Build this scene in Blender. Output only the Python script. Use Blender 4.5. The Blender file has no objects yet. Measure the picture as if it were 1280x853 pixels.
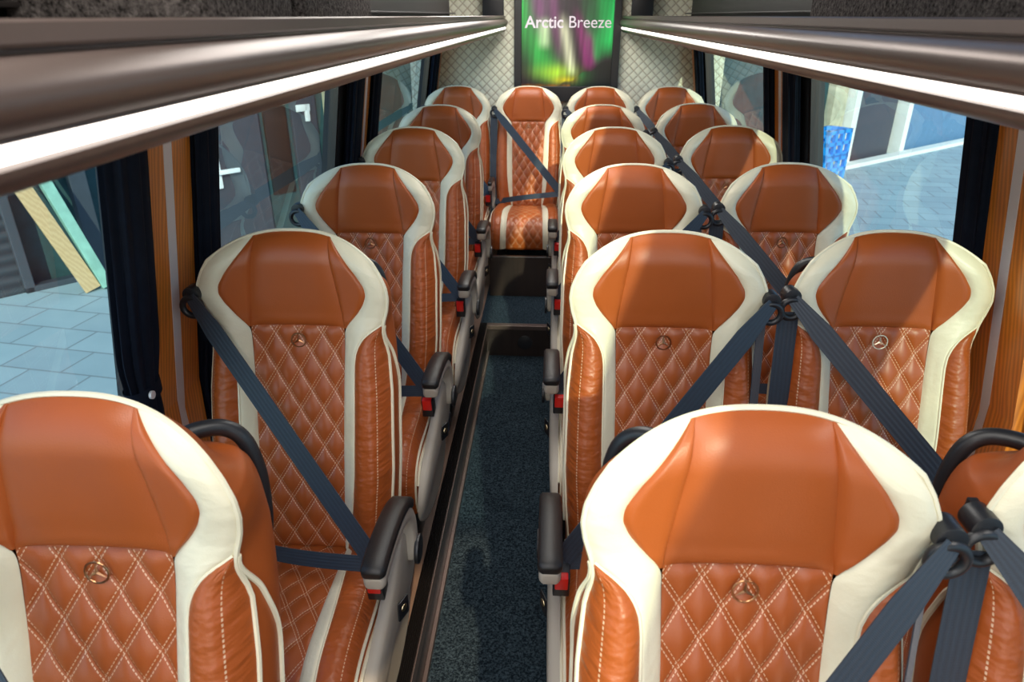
import bpy, bmesh, math, random
import numpy as np
from mathutils import Vector, Matrix
random.seed(7); np.random.seed(7)
SC = bpy.context.scene
COL = SC.collection
PI = math.pi

# ------------------------------------------------------------------ materials
def new_mat(name):
    m = bpy.data.materials.new(name); m.use_nodes = True
    nt = m.node_tree
    return m, nt, nt.nodes['Principled BSDF'], nt.nodes['Material Output']
class G:
    """tiny node-graph helper"""
    def __init__(s, nt): s.nt = nt
    def n(s, t, **kw):
        x = s.nt.nodes.new(t)
        for k, v in kw.items(): setattr(x, k, v)
        return x
    def l(s, a, b): s.nt.links.new(a, b)
    def m(s, op, a, b=None, c=None):
        x = s.n('ShaderNodeMath', operation=op)
        for i, v in enumerate((a, b, c)):
            if v is None: continue
            if isinstance(v, (int, float)): x.inputs[i].default_value = v
            else: s.l(v, x.inputs[i])
        return x.outputs[0]
    def mix(s, f, a, b, blend='MIX'):
        x = s.n('ShaderNodeMix', data_type='RGBA', blend_type=blend)
        if isinstance(f, (int, float)): x.inputs['Factor'].default_value = f
        else: s.l(f, x.inputs['Factor'])
        for k, v in (('A', a), ('B', b)):
            sock = [i for i in x.inputs if i.name == k and i.type == 'RGBA'][0]
            if isinstance(v, tuple): sock.default_value = (*v, 1)
            else: s.l(v, sock)
        return [o for o in x.outputs if o.type == 'RGBA'][0]
    def noise(s, scale, detail=3, vec=None, rough=.5):
        x = s.n('ShaderNodeTexNoise'); x.inputs['Scale'].default_value = scale
        x.inputs['Detail'].default_value = detail; x.inputs['Roughness'].default_value = rough
        if vec is not None: s.l(vec, x.inputs['Vector'])
        return x.outputs['Fac']
    def scaled(s, src, sc):
        x = s.n('ShaderNodeMapping'); x.inputs['Scale'].default_value = sc
        s.l(src, x.inputs['Vector']); return x.outputs['Vector']
    def tc(s, o='Object'): return s.n('ShaderNodeTexCoord').outputs[o]
    def bump(s, h, strength, dist, normal=None):
        x = s.n('ShaderNodeBump'); x.inputs['Strength'].default_value = strength
        x.inputs['Distance'].default_value = dist; s.l(h, x.inputs['Height'])
        if normal is not None: s.l(normal, x.inputs['Normal'])
        return x.outputs['Normal']
    def band(s, x, centre, half):          # 1 inside |x-centre|<half
        d = s.m('ABSOLUTE', s.m('SUBTRACT', x, centre)); return s.m('LESS_THAN', d, half)

def simple(name, col, rough=.5, metal=0, noise=0, bump=0, bscale=300, spec=.5):
    m, nt, p, o = new_mat(name); g = G(nt)
    p.inputs['Roughness'].default_value = rough; p.inputs['Metallic'].default_value = metal
    p.inputs['Specular IOR Level'].default_value = spec
    p.inputs['Base Color'].default_value = (*col, 1)
    tc = g.tc()
    if noise:
        f = g.noise(9, 4, tc)
        c = g.mix(f, tuple(max(0, k*(1-noise)) for k in col), tuple(min(1, k*(1+noise)) for k in col))
        g.l(c, p.inputs['Base Color'])
    if bump:
        g.l(g.bump(g.noise(bscale, 3, tc), bump, .002), p.inputs['Normal'])
    return m

TAN = (.36, .078, .0135)
STITCH = (.66, .42, .27)
def leather(name, col, wrinkle=False, stitch=None, rough=.40):
    m, nt, p, o = new_mat(name); g = G(nt)
    tc = g.tc(); uv = g.tc('UV')
    f = g.noise(7, 3, tc)
    c = g.mix(f, tuple(k*.86 for k in col), tuple(min(1, k*1.12) for k in col))
    vor = g.n('ShaderNodeTexVoronoi'); vor.inputs['Scale'].default_value = 420; g.l(tc, vor.inputs['Vector'])
    nrm = g.bump(vor.outputs['Distance'], .12, .001)
    if wrinkle:
        v = g.scaled(uv, (1.2, 26, 1))
        h = g.noise(1.6, 2, v)
        nrm = g.bump(h, wrinkle, .012, nrm)
    if stitch is not None:
        sx = g.n('ShaderNodeSeparateXYZ'); g.l(uv, sx.inputs[0])
        line = g.band(sx.outputs[0], stitch, .012)
        dash = g.m('LESS_THAN', g.m('FRACT', g.m('MULTIPLY', sx.outputs[1], 150.)), .62)
        k = g.m('MULTIPLY', line, dash)
        c = g.mix(k, c, STITCH)
        groove = g.m('SUBTRACT', 1, g.band(sx.outputs[0], stitch, .03))
        nrm = g.bump(groove, .3, .002, nrm)
    g.l(c, p.inputs['Base Color']); g.l(nrm, p.inputs['Normal'])
    p.inputs['Roughness'].default_value = rough
    p.inputs['Specular IOR Level'].default_value = .45
    return m
QW, QH = .055, .085       # diamond size
def quilt_leather(name, col, thread, w, h, gap, thick, dashes, rough=.40, rim=None):
    """leather with double dashed stitch lines along a diamond lattice; UV are metres"""
    m, nt, p, o = new_mat(name); g = G(nt)
    uv = g.tc('UV'); tc = g.tc()
    sx = g.n('ShaderNodeSeparateXYZ'); g.l(uv, sx.inputs[0])
    u = g.m('DIVIDE', sx.outputs[0], w); v = g.m('DIVIDE', sx.outputs[1], h)
    a = g.m('ADD', u, v); b = g.m('SUBTRACT', u, v)
    L = w*h/math.hypot(w, h)                      # metres per unit of a, across the line
    f = g.noise(7, 3, tc)
    c = g.mix(f, tuple(k*.86 for k in col), tuple(min(1, k*1.1) for k in col))
    tot = None; near = None
    for x, y in ((a, b), (b, a)):
        d = g.m('MULTIPLY', g.m('ABSOLUTE', g.m('SUBTRACT', g.m('FRACT', g.m('ADD', x, .5)), .5)), L)
        ln = g.band(d, gap, thick)
        dash = g.m('LESS_THAN', g.m('FRACT', g.m('MULTIPLY', y, dashes)), .66)
        k = g.m('MULTIPLY', ln, dash)
        tot = k if tot is None else g.m('MAXIMUM', tot, k)
        near = d if near is None else g.m('MINIMUM', near, d)
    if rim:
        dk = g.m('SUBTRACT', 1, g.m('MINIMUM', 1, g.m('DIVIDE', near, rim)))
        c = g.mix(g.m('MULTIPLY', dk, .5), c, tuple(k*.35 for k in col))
    c = g.mix(tot, c, thread)
    hgt = g.m('POWER', g.m('ABSOLUTE', g.m('MULTIPLY', g.m('SINE', g.m('MULTIPLY', a, PI)), g.m('SINE', g.m('MULTIPLY', b, PI)))), .5)
    nrm = g.bump(hgt, .5 if not rim else .9, .004)
    vor = g.n('ShaderNodeTexVoronoi'); vor.inputs['Scale'].default_value = 420; g.l(tc, vor.inputs['Vector'])
    nrm = g.bump(vor.outputs['Distance'], .12, .001, nrm)
    g.l(c, p.inputs['Base Color']); g.l(nrm, p.inputs['Normal'])
    p.inputs['Roughness'].default_value = rough
    return m

M = {}
M['tan'] = leather('tan_leather', TAN)
M['bolster'] = leather('tan_bolster_leather', TAN, .55, .70)
M['cream'] = leather('cream_leather', (.76, .70, .52), rough=.38)
M['cream_wrinkle'] = leather('cream_trim_leather', (.76, .70, .52), .16, rough=.38)
M['quilt'] = quilt_leather('quilted_tan_leather', TAN, STITCH, QW, QH, .0032, .0007, 8.)
M['black'] = simple('black_plastic', (.012, .013, .016), .38, bump=.1, bscale=500)
M['softblack'] = simple('soft_black_plastic', (.010, .0095, .010), .42, bump=.25, bscale=700)
M['beige'] = simple('beige_plastic', (.40, .36, .30), .45, bump=.12, bscale=600)
M['red'] = simple('red_plastic', (.75, .015, .01), .35)
M['metalbadge'] = simple('gold_metal', (.75, .62, .38), .3, 1)
M['emblem'] = simple('bronze_metal', (.42, .22, .11), .3, 1)
M['emblem_bright'] = simple('pale_gold_metal', (.95, .82, .6), .25, .7)
M['steel'] = simple('dark_steel', (.05, .05, .055), .4, .8)
def felt_mat():
    m, nt, p, o = new_mat('grey_felt'); g = G(nt); tc = g.tc(); n = g.noise(130, 4, tc, .75)
    r = g.n('ShaderNodeValToRGB'); r.color_ramp.elements[0].position = .36; r.color_ramp.elements[1].position = .66
    r.color_ramp.elements[0].color = (.014, .012, .011, 1); r.color_ramp.elements[1].color = (.115, .10, .094, 1)
    g.l(n, r.inputs[0]); g.l(r.outputs[0], p.inputs['Base Color']); p.inputs['Roughness'].default_value = 1
    p.inputs['Specular IOR Level'].default_value = .05; g.l(g.bump(n, 1, .006), p.inputs['Normal']); return m
M['felt'] = felt_mat()
M['darkpanel'] = simple('dark_panel', (.014, .011, .010), .45, noise=.2)
M['podium'] = simple('brown_floor', (.17, .105, .075), .4, noise=.3, bump=.15, bscale=250)
M['blackrail'] = simple('black_anodised', (.016, .014, .014), .3, .5)
M['edge'] = simple('brown_edge_strip', (.14, .10, .09), .3, .6)
M['silver'] = simple('silver_channel', (.85, .83, .86), .4, .3)
M['greytrim'] = simple('dark_grey_trim', (.03, .03, .034), .6, bump=.2)
M['ceiling'] = simple('ceiling_cloth', (.42, .40, .37), .9, bump=.3, bscale=300)

def belt_mat():
    m, nt, p, o = new_mat('navy_webbing'); g = G(nt); uv = g.tc('UV')
    sx = g.n('ShaderNodeSeparateXYZ'); g.l(uv, sx.inputs[0])
    w = g.m('SINE', g.m('MULTIPLY', sx.outputs[0], 2*PI*5))
    t = g.m('SINE', g.m('MULTIPLY', sx.outputs[1], 2*PI*420))
    c = g.mix(g.m('MULTIPLY_ADD', w, .5, .5), (.010, .017, .030), (.015, .026, .043))
    g.l(c, p.inputs['Base Color'])
    n = g.bump(w, .15, .001); n = g.bump(t, .2, .0006, n); g.l(n, p.inputs['Normal'])
    p.inputs['Roughness'].default_value = .5
    p.inputs['Sheen Weight'].default_value = .25
    return m
M['belt'] = belt_mat()
def wood_mat(name, c1, c2, c3):
    m, nt, p, o = new_mat(name); g = G(nt); tc = g.tc()
    v = g.scaled(tc, (9, 9, .55))
    n1 = g.noise(5, 4, v)
    wv = g.n('ShaderNodeTexWave', wave_type='RINGS', rings_direction='Z'); wv.inputs['Scale'].default_value = 3.2
    wv.inputs['Distortion'].default_value = 5; wv.inputs['Detail'].default_value = 3
    g.l(v, wv.inputs['Vector'])
    c = g.mix(n1, c1, c2); fine = g.noise(60, 2, g.scaled(tc, (14, 14, .5)))
    k = g.m('MULTIPLY', wv.outputs['Fac'], .55)
    c = g.mix(k, c, c3); c = g.mix(g.m('MULTIPLY', fine, .25), c, c3)
    g.l(c, p.inputs['Base Color']); p.inputs['Roughness'].default_value = .3
    p.inputs['Coat Weight'].default_value = .4; p.inputs['Coat Roughness'].default_value = .2
    return m
M['wood'] = wood_mat('orange_wood', (.95, .34, .045), (.74, .21, .025), (.34, .075, .011))
M['darkwood'] = wood_mat('dark_wood', (.035, .022, .018), (.02, .013, .011), (.012, .008, .007))
def rack_mat():
    m, nt, p, o = new_mat('brown_satin_rail'); g = G(nt); tc = g.tc()
    f = g.noise(3, 2, tc)
    g.l(g.mix(f, (.105, .077, .067), (.13, .096, .084)), p.inputs['Base Color'])
    p.inputs['Metallic'].default_value = .45; p.inputs['Roughness'].default_value = .32
    g.l(g.bump(g.noise(900, 2, tc), .08, .001), p.inputs['Normal'])
    return m
M['rack'] = rack_mat()
def emit(name, col, s):
    m, nt, p, o = new_mat(name); g = G(nt)
    p.inputs['Base Color'].default_value = (*col, 1)
    p.inputs['Emission Color'].default_value = (*col, 1); p.inputs['Emission Strength'].default_value = s
    return m
M['led'] = emit('led_diffuser', (1, .93, .86), 3.6)
def carpet_mat():
    m, nt, p, o = new_mat('navy_carpet'); g = G(nt); tc = g.tc()
    n = g.noise(150, 2, tc, .7); n2 = g.noise(6, 3, tc)
    r = g.n('ShaderNodeValToRGB'); r.color_ramp.elements[0].position = .40; r.color_ramp.elements[1].position = .68
    r.color_ramp.elements[0].color = (.004, .008, .013, 1); r.color_ramp.elements[1].color = (.055, .085, .11, 1)
    g.l(n, r.inputs[0])
    c = g.mix(g.m('MULTIPLY', n2, .5), r.outputs[0], (.006, .012, .018))
    g.l(c, p.inputs['Base Color']); p.inputs['Roughness'].default_value = 1
    p.inputs['Specular IOR Level'].default_value = .1
    g.l(g.bump(n, 1, .006), p.inputs['Normal'])
    return m
M['carpet'] = carpet_mat()
def curtain_mat():
    m, nt, p, o = new_mat('navy_curtain'); g = G(nt); tc = g.tc()
    g.l(g.mix(g.noise(40, 2, tc), (.003, .006, .014), (.007, .012, .025)), p.inputs['Base Color'])
    p.inputs['Roughness'].default_value = .75; p.inputs['Specular IOR Level'].default_value = .15
    g.l(g.bump(g.noise(500, 2, tc), .2, .001), p.inputs['Normal'])
    return m
M['curtain'] = curtain_mat()
M['rearquilt'] = quilt_leather('quilted_cream_wall', (.84, .84, .68), (.48, .36, .20), .062, .060, .0, .0016, 30., .45, rim=.007)
def glass_mat():
    m, nt, p, o = new_mat('tinted_glass'); g = G(nt)
    nt.nodes.remove(p)
    tr = g.n('ShaderNodeBsdfTransparent'); tr.inputs['Color'].default_value = (.60, .86, .95, 1)
    gl = g.n('ShaderNodeBsdfGlossy'); gl.inputs['Roughness'].default_value = .0
    geo = g.n('ShaderNodeNewGeometry'); dt = g.n('ShaderNodeVectorMath', operation='DOT_PRODUCT')
    g.l(geo.outputs['Normal'], dt.inputs[0]); g.l(geo.outputs['Incoming'], dt.inputs[1])
    c1_ = g.m('SUBTRACT', 1, g.m('ABSOLUTE', dt.outputs['Value']))
    fac = g.m('MULTIPLY_ADD', g.m('POWER', c1_, 4.2), .93, .07)        # Schlick, two faces of the pane
    mx = g.n('ShaderNodeMixShader'); g.l(fac, mx.inputs[0]); g.l(tr.outputs[0], mx.inputs[1]); g.l(gl.outputs[0], mx.inputs[2])
    g.l(mx.outputs[0], o.inputs['Surface'])
    return m
M['glass'] = glass_mat()
def paver_mat():
    m, nt, p, o = new_mat('grey_pavers'); g = G(nt); tc = g.tc()
    b = g.n('ShaderNodeTexBrick'); b.inputs['Scale'].default_value = 1.0
    b.inputs['Brick Width'].default_value = .55; b.inputs['Row Height'].default_value = .36
    b.inputs['Mortar Size'].default_value = .010
    b.inputs['Color1'].default_value = (.31, .45, .52, 1); b.inputs['Color2'].default_value = (.24, .36, .43, 1)
    b.inputs['Mortar'].default_value = (.12, .16, .19, 1)
    mp = g.n('ShaderNodeMapping'); mp.inputs['Rotation'].default_value = (0, 0, .15); g.l(tc, mp.inputs['Vector'])
    g.l(mp.outputs[0], b.inputs['Vector'])
    c = g.mix(.35, b.outputs['Color'], g.mix(g.noise(3, 5, tc), (.2, .26, .3), (.5, .56, .6)))
    g.l(c, p.inputs['Base Color']); p.inputs['Roughness'].default_value = .7
    return m
M['paver'] = paver_mat()
def ribbed():
    m, nt, p, o = new_mat('ribbed_anthracite'); g = G(nt); tc = g.tc()
    sx = g.n('ShaderNodeSeparateXYZ'); g.l(tc, sx.inputs[0])
    w = g.m('SINE', g.m('MULTIPLY', sx.outputs[2], 2*PI*9))
    g.l(g.bump(w, .6, .01), p.inputs['Normal'])
    g.l(g.mix(g.m('MULTIPLY_ADD', w, .5, .5), (.018, .024, .035), (.035, .045, .06)), p.inputs['Base Color'])
    p.inputs['Roughness'].default_value = .5
    return m
M['ribbed'] = ribbed()
M['anthracite'] = simple('anthracite_paint', (.045, .055, .075), .45, noise=.15)
M['dullteal'] = simple('dark_teal_mottle', (.02, .06, .07), .7, noise=.5)  # mottled dark teal base colour for the outside walls
M['hedge'] = simple('pale_render', (.45, .42, .30), .8, noise=.5)  # mottled pale yellow-grey base colour
M['plank'] = wood_mat('raw_pine', (.62, .46, .27), (.55, .38, .2), (.42, .27, .13))
M['bluegate'] = simple('blue_grey_gate', (.10, .20, .34), .6, noise=.2)
M['bluecrate'] = simple('blue_plastic', (.01, .30, .80), .4)
M['white'] = simple('white_plastic', (.8, .82, .85), .35)
M['greenbag'] = simple('sea_green_cloth', (.22, .42, .36), .7, noise=.4)
M['kerb'] = simple('pale_kerb', (.75, .75, .72), .7, noise=.1)

# ------------------------------------------------------------------ mesh helpers
def mesh(name, V, F, mat, uv=None, smooth=True):
    me = bpy.data.meshes.new(name)
    me.from_pydata([tuple(map(float, v)) for v in V], [], [tuple(int(i) for i in f) for f in F])
    if uv is not None:
        L = me.uv_layers.new(name='UVMap'); uv = np.asarray(uv, float)
        vi = np.zeros(len(me.loops), int); me.loops.foreach_get('vertex_index', vi)
        L.data.foreach_set('uv', uv[vi].ravel())
    me.materials.append(mat)
    if smooth: me.polygons.foreach_set('use_smooth', [True]*len(me.polygons))
    me.update(); return me
def link(name, me, parent=None, loc=None):
    o = bpy.data.objects.new(name, me); COL.objects.link(o)
    if parent is not None: o.parent = parent
    if loc is not None: o.location = loc
    return o
def tag(o, label, cat, group=None, kind=None):
    o['label'] = label; o['category'] = cat
    if group: o['group'] = group
    if kind: o['kind'] = kind
    return o
def empty(name, loc=(0, 0, 0)):
    o = bpy.data.objects.new(name, None); COL.objects.link(o); o.location = loc
    o.empty_display_size = .1; return o
def struct(name, me, parent=None):
    o = link(name, me, parent)
    if parent is None: o['kind'] = 'structure'
    return o
def gridfaces(nu, nv, off=0, closeu=False):
    F = []
    for j in range(nv-1):
        for i in range(nu if closeu else nu-1):
            a = off+j*nu+i; b = off+j*nu+(i+1) % nu
            F.append((a, b, b+nu, a+nu))
    return F
class MB:
    """collects shapes into one mesh"""
    def __init__(s): s.V = []; s.F = []; s.U = []
    def add(s, V, F, U=None):
        o = len(s.V); s.V += [tuple(v) for v in V]; s.F += [tuple(i+o for i in f) for f in F]
        s.U += [tuple(u) for u in U] if U is not None else [(0, 0)]*len(V)
        return s
    def box(s, lo, hi):
        x0, y0, z0 = lo; x1, y1, z1 = hi
        V = [(x0, y0, z0), (x1, y0, z0), (x1, y1, z0), (x0, y1, z0), (x0, y0, z1), (x1, y0, z1), (x1, y1, z1), (x0, y1, z1)]
        return s.add(V, [(0, 3, 2, 1), (4, 5, 6, 7), (0, 1, 5, 4), (1, 2, 6, 5), (2, 3, 7, 6), (3, 0, 4, 7)])
    def tube(s, P, r, n=8, caps=True, closed=False):
        P = [Vector(p) for p in P]; R = r if isinstance(r, (list, tuple)) else [r]*len(P)
        V = []; up = None; N = len(P)
        for i, p in enumerate(P):
            if closed: t = (P[(i+1) % N]-P[i-1])
            else: t = P[min(i+1, N-1)]-P[max(i-1, 0)]
            t.normalize()
            if up is None:
                up = Vector((0, 0, 1)) if abs(t.z) < .9 else Vector((1, 0, 0))
            up = (up-t*up.dot(t)); up.normalize(); b = t.cross(up)
            for k in range(n):
                a = 2*PI*k/n; V.append(p+(up*math.cos(a)+b*math.sin(a))*R[i])
        F = gridfaces(n, N, closeu=True)
        if closed: F += [((N-1)*n+k, (N-1)*n+(k+1) % n, (k+1) % n, k) for k in range(n)]
        elif caps: F += [tuple(range(n))[::-1], tuple((N-1)*n+k for k in range(n))]
        return s.add(V, F)
    def prism(s, poly, axis, lo, hi):      # polygon extruded along axis
        n = len(poly); V = []
        for h in (lo, hi):
            for a, b in poly:
                V.append({'x': (h, a, b), 'y': (a, h, b), 'z': (a, b, h)}[axis])
        F = [(i, (i+1) % n, n+(i+1) % n, n+i) for i in range(n)]+[tuple(range(n))[::-1], tuple(range(n, 2*n))]
        return s.add(V, F)
    def cyl(s, c, axis, r, h, n=20, r2=None):
        r2 = r if r2 is None else r2; V = []
        for k, (hh, rr) in enumerate(((-h/2, r), (h/2, r2))):
            for i in range(n):
                a = 2*PI*i/n; u, v = rr*math.cos(a), rr*math.sin(a)
                d = {'x': (hh, u, v), 'y': (u, hh, v), 'z': (u, v, hh)}[axis]
                V.append((c[0]+d[0], c[1]+d[1], c[2]+d[2]))
        F = [(i, (i+1) % n, n+(i+1) % n, n+i) for i in range(n)]+[tuple(range(n))[::-1], tuple(range(n, 2*n))]
        return s.add(V, F)
    def mesh(s, name, mat, bevel=0, seg=2, smooth=True, sharp=40):
        me = mesh(name, s.V, s.F, mat, s.U, smooth)
        bm = bmesh.new(); bm.from_mesh(me)
        bmesh.ops.recalc_face_normals(bm, faces=bm.faces)
        if bevel:
            ed = [e for e in bm.edges if len(e.link_faces) == 2 and e.calc_face_angle(0) > math.radians(sharp)]
            bmesh.ops.bevel(bm, geom=ed, offset=bevel, segments=seg, profile=.6, affect='EDGES', clamp_overlap=True)
        for f in bm.faces: f.smooth = smooth
        for e in bm.edges:
            if len(e.link_faces) == 2 and e.calc_face_angle(0) > math.radians(sharp): e.smooth = False
        bm.to_mesh(me); bm.free(); return me
def cr(P, n):
    """Catmull-Rom through points, n samples"""
    P = np.asarray(P, float); Q = np.vstack([2*P[0]-P[1], P, 2*P[-1]-P[-2]])
    out = []
    for u in np.linspace(0, len(P)-1, n):
        i = min(int(u), len(P)-2); t = u-i
        a, b, c, d = Q[i:i+4]
        out.append(.5*((2*b)+(-a+c)*t+(2*a-5*b+4*c-d)*t*t+(-a+3*b-3*c+d)*t**3))
    return np.array(out)
def lut(pairs):
    xs = np.array([p[0] for p in pairs]); ys = np.array([p[1] for p in pairs])
    # monotone-ish smooth interpolation: dense linear then box-blur
    g = np.linspace(xs[0], xs[-1], 371); y = np.interp(g, xs, ys)
    k = np.hanning(15); k /= k.sum(); yp = np.pad(y, 7, mode='edge')
    # reflect odd at the ends so that end values are kept
    yp[:7] = 2*y[0]-y[7:0:-1]; yp[-7:] = 2*y[-1]-y[-2:-9:-1]
    ys2 = np.convolve(yp, k, 'valid')
    return lambda v: np.interp(v, g, ys2)
def smooth(a, b, x):
    t = np.clip((x-a)/(b-a), 0, 1); return t*t*(3-2*t)

# ------------------------------------------------------------------ the seat
# local frame: origin on the podium below the middle of the head front; -y is forward
H = .74; Z0 = .45
xo = lut([(0, .200), (.1, .210), (.2, .216), (.38, .214), (.46, .207), (.50, .200), (.525, .199), (.545, .203), (.572, .211), (.605, .2155), (.642, .2125), (.69, .201), (.74, .185)])
drop = lut([(0, 0), (.55, 0), (.572, .001), (.60, .004), (.642, .016), (.69, .036), (.74, .060)])
b1 = lut([(0, .096), (.2, .101), (.4, .105), (.525, .109), (.565, .104), (.635, .095), (.695, .087), (.74, .082)])
b2 = lut([(0, .096), (.2, .101), (.4, .105), (.518, .110), (.537, .121), (.56, .142), (.584, .158), (.610, .1675), (.634, .165), (.668, .146), (.70, .120), (.725, .098), (.74, .085)])
b3 = lut([(0, .101), (.04, .110), (.1, .122), (.2, .131), (.3, .134), (.4, .135), (.45, .136), (.475, .139), (.495, .147), (.513, .159), (.526, .176), (.535, .194), (.541, .202), (.572, .211)])
V_SEAM = .525; V_BOL = .539
def tt(x, v):
    s = np.abs(x)/xo(v); return v-drop(v)*s**2.5
def fwd(x, v):
    """how far the front surface stands forward of the lean line"""
    ax = np.abs(x); s = ax/xo(v); hd = smooth(.455, .585, v)
    low = .046*smooth(.085, .160, ax)-.050*np.clip((s-.80)/.20, 0, 1)**2*(1-hd)
    ea = np.clip((s-.76)/.24, 0, 1); eb = np.clip((v-.672)/.068, 0, 1)
    head = .034*(ax/.2)**2+.004-.018*ea**2*(1-eb**2)-eb**2*(.036-.018*np.clip(s, 0, 1)**3)
    lum = .018*np.sin(np.clip(v/.5, 0, 1)*PI)
    p = low*(1-hd)+head*hd+lum*(1-hd)
    return p
def lean(t): return -.155*(np.clip(.56-np.asarray(t, float), 0, 1)/.56)**1.25
def front(x, v, extra=0.):
    t = tt(x, v); return np.stack([x, lean(t)-fwd(x, v)-extra, Z0+t], -1)
def region(name, L, R, v0, v1, nu, nv, puff, mat, uvmode='m', endpuff=True, pw=4, extra=None):
    vs = np.linspace(v0, v1, nv)[:, None]; k = np.linspace(0, 1, nu)[None, :]
    v = np.broadcast_to(vs, (nv, nu)); l = L(vs); r = R(vs); x = l+(r-l)*k
    wdt = np.minimum(1, np.maximum(0, r-l)/.02)
    pf = puff*(1-np.abs(2*k-1)**pw)*wdt
    if endpuff:
        e = np.abs(2*(v-v0)/(v1-v0)-1); pf = pf*(1-e**14)
    ex = pf
    if extra is not None: ex = pf+extra(x, v)*(1-np.abs(2*k-1)**12)*(1-np.abs(2*(v-v0)/(v1-v0)-1)**40)
    P = front(x, v, ex).reshape(-1, 3)
    U = np.stack([x if uvmode == 'm' else np.broadcast_to(k, x.shape), v], -1).reshape(-1, 2)
    return mesh(name, P, gridfaces(nu, nv), mat, U)
def diamonds(x, v, w=QW, h=QH):
    a = x/w+v/h; b = x/w-v/h
    da = np.abs((a+.5) % 1-.5); db = np.abs((b+.5) % 1-.5)
    d = np.minimum(da, db)*2
    return .0075*np.sqrt(np.abs(np.sin(PI*a)*np.sin(PI*b)))
def flip(f): return lambda v: -f(v)

def outline(off=0.):
    pts = []
    vs = np.concatenate([np.linspace(-.05, 0, 4)[:-1], np.linspace(0, .5, 26)[:-1], np.linspace(.5, .74, 40)])
    for v in vs:
        vv = max(v, 0); x = -float(xo(vv)); p = front(np.array(x), np.array(vv)); p[2] += min(v, 0); p[1] += .3*min(v, 0); pts.append((p, vv))
    for s in np.linspace(-1, 1, 42)[1:-1]:
        x = s*float(xo(.74)); pts.append((front(np.array(x), np.array(.74)), .74))
    for v in vs[::-1]:
        vv = max(v, 0); x = float(xo(vv)); p = front(np.array(x), np.array(vv)); p[2] += min(v, 0); p[1] += .3*min(v, 0); pts.append((p, vv))
    return pts
OUT = outline()
XR = lut([(0, .188), (.4, .190), (.5, .188), (.58, .176), (.64, .160), (.70, .136), (.74, .112)])
def shell_ring(P, v, f):
    """ring of the outer shell: f=0 the front edge, f=1 the rear edge (a smoother, smaller outline)"""
    xf = xo(v); k = XR(v)/xf
    topz = .050*smooth(.60, .74, v)
    q = P.copy(); rear = P.copy()
    rear[:, 0] = P[:, 0]*k; rear[:, 2] = P[:, 2]-topz
    rear[:, 1] = lean(np.clip(P[:, 2]-Z0, -.05, .8))+np.interp(v, [0, .4, .6, .74], [.135, .130, .115, .090])
    q = P*(1-f)+rear*f
    q[:, 0] += np.sign(P[:, 0])*.014*4*f*(1-f)*np.clip(np.abs(P[:, 0])/.15, 0, 1)
    return q
def shell_mesh():
    P = np.array([p for p, v in OUT]); v = np.array([q for _, q in OUT]); n = len(P)
    rings = [shell_ring(P, v, f) for f in (0, .04, .12, .25, .4, .5, .6, .75, .88, .96)]
    last = rings[-1]; vv = np.clip(v, 0, .6)
    for k, b in ((.94, .008), (.8, .014), (.5, .020), (.2, .022), (0, .022)):
        q = last.copy(); q[:, 0] *= k; q[:, 2] = last[:, 2]*k+(1-k)*np.minimum(last[:, 2], Z0+.66); q[:, 1] += b; rings.append(q)
    V = np.concatenate(rings); return mesh('backrest', V, gridfaces(n, len(rings)), M['tan'])
def thin(P, d):
    return [tuple(p) for p in P]
def sub(P, step): return [P[i] for i in range(0, len(P), step)]

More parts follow.
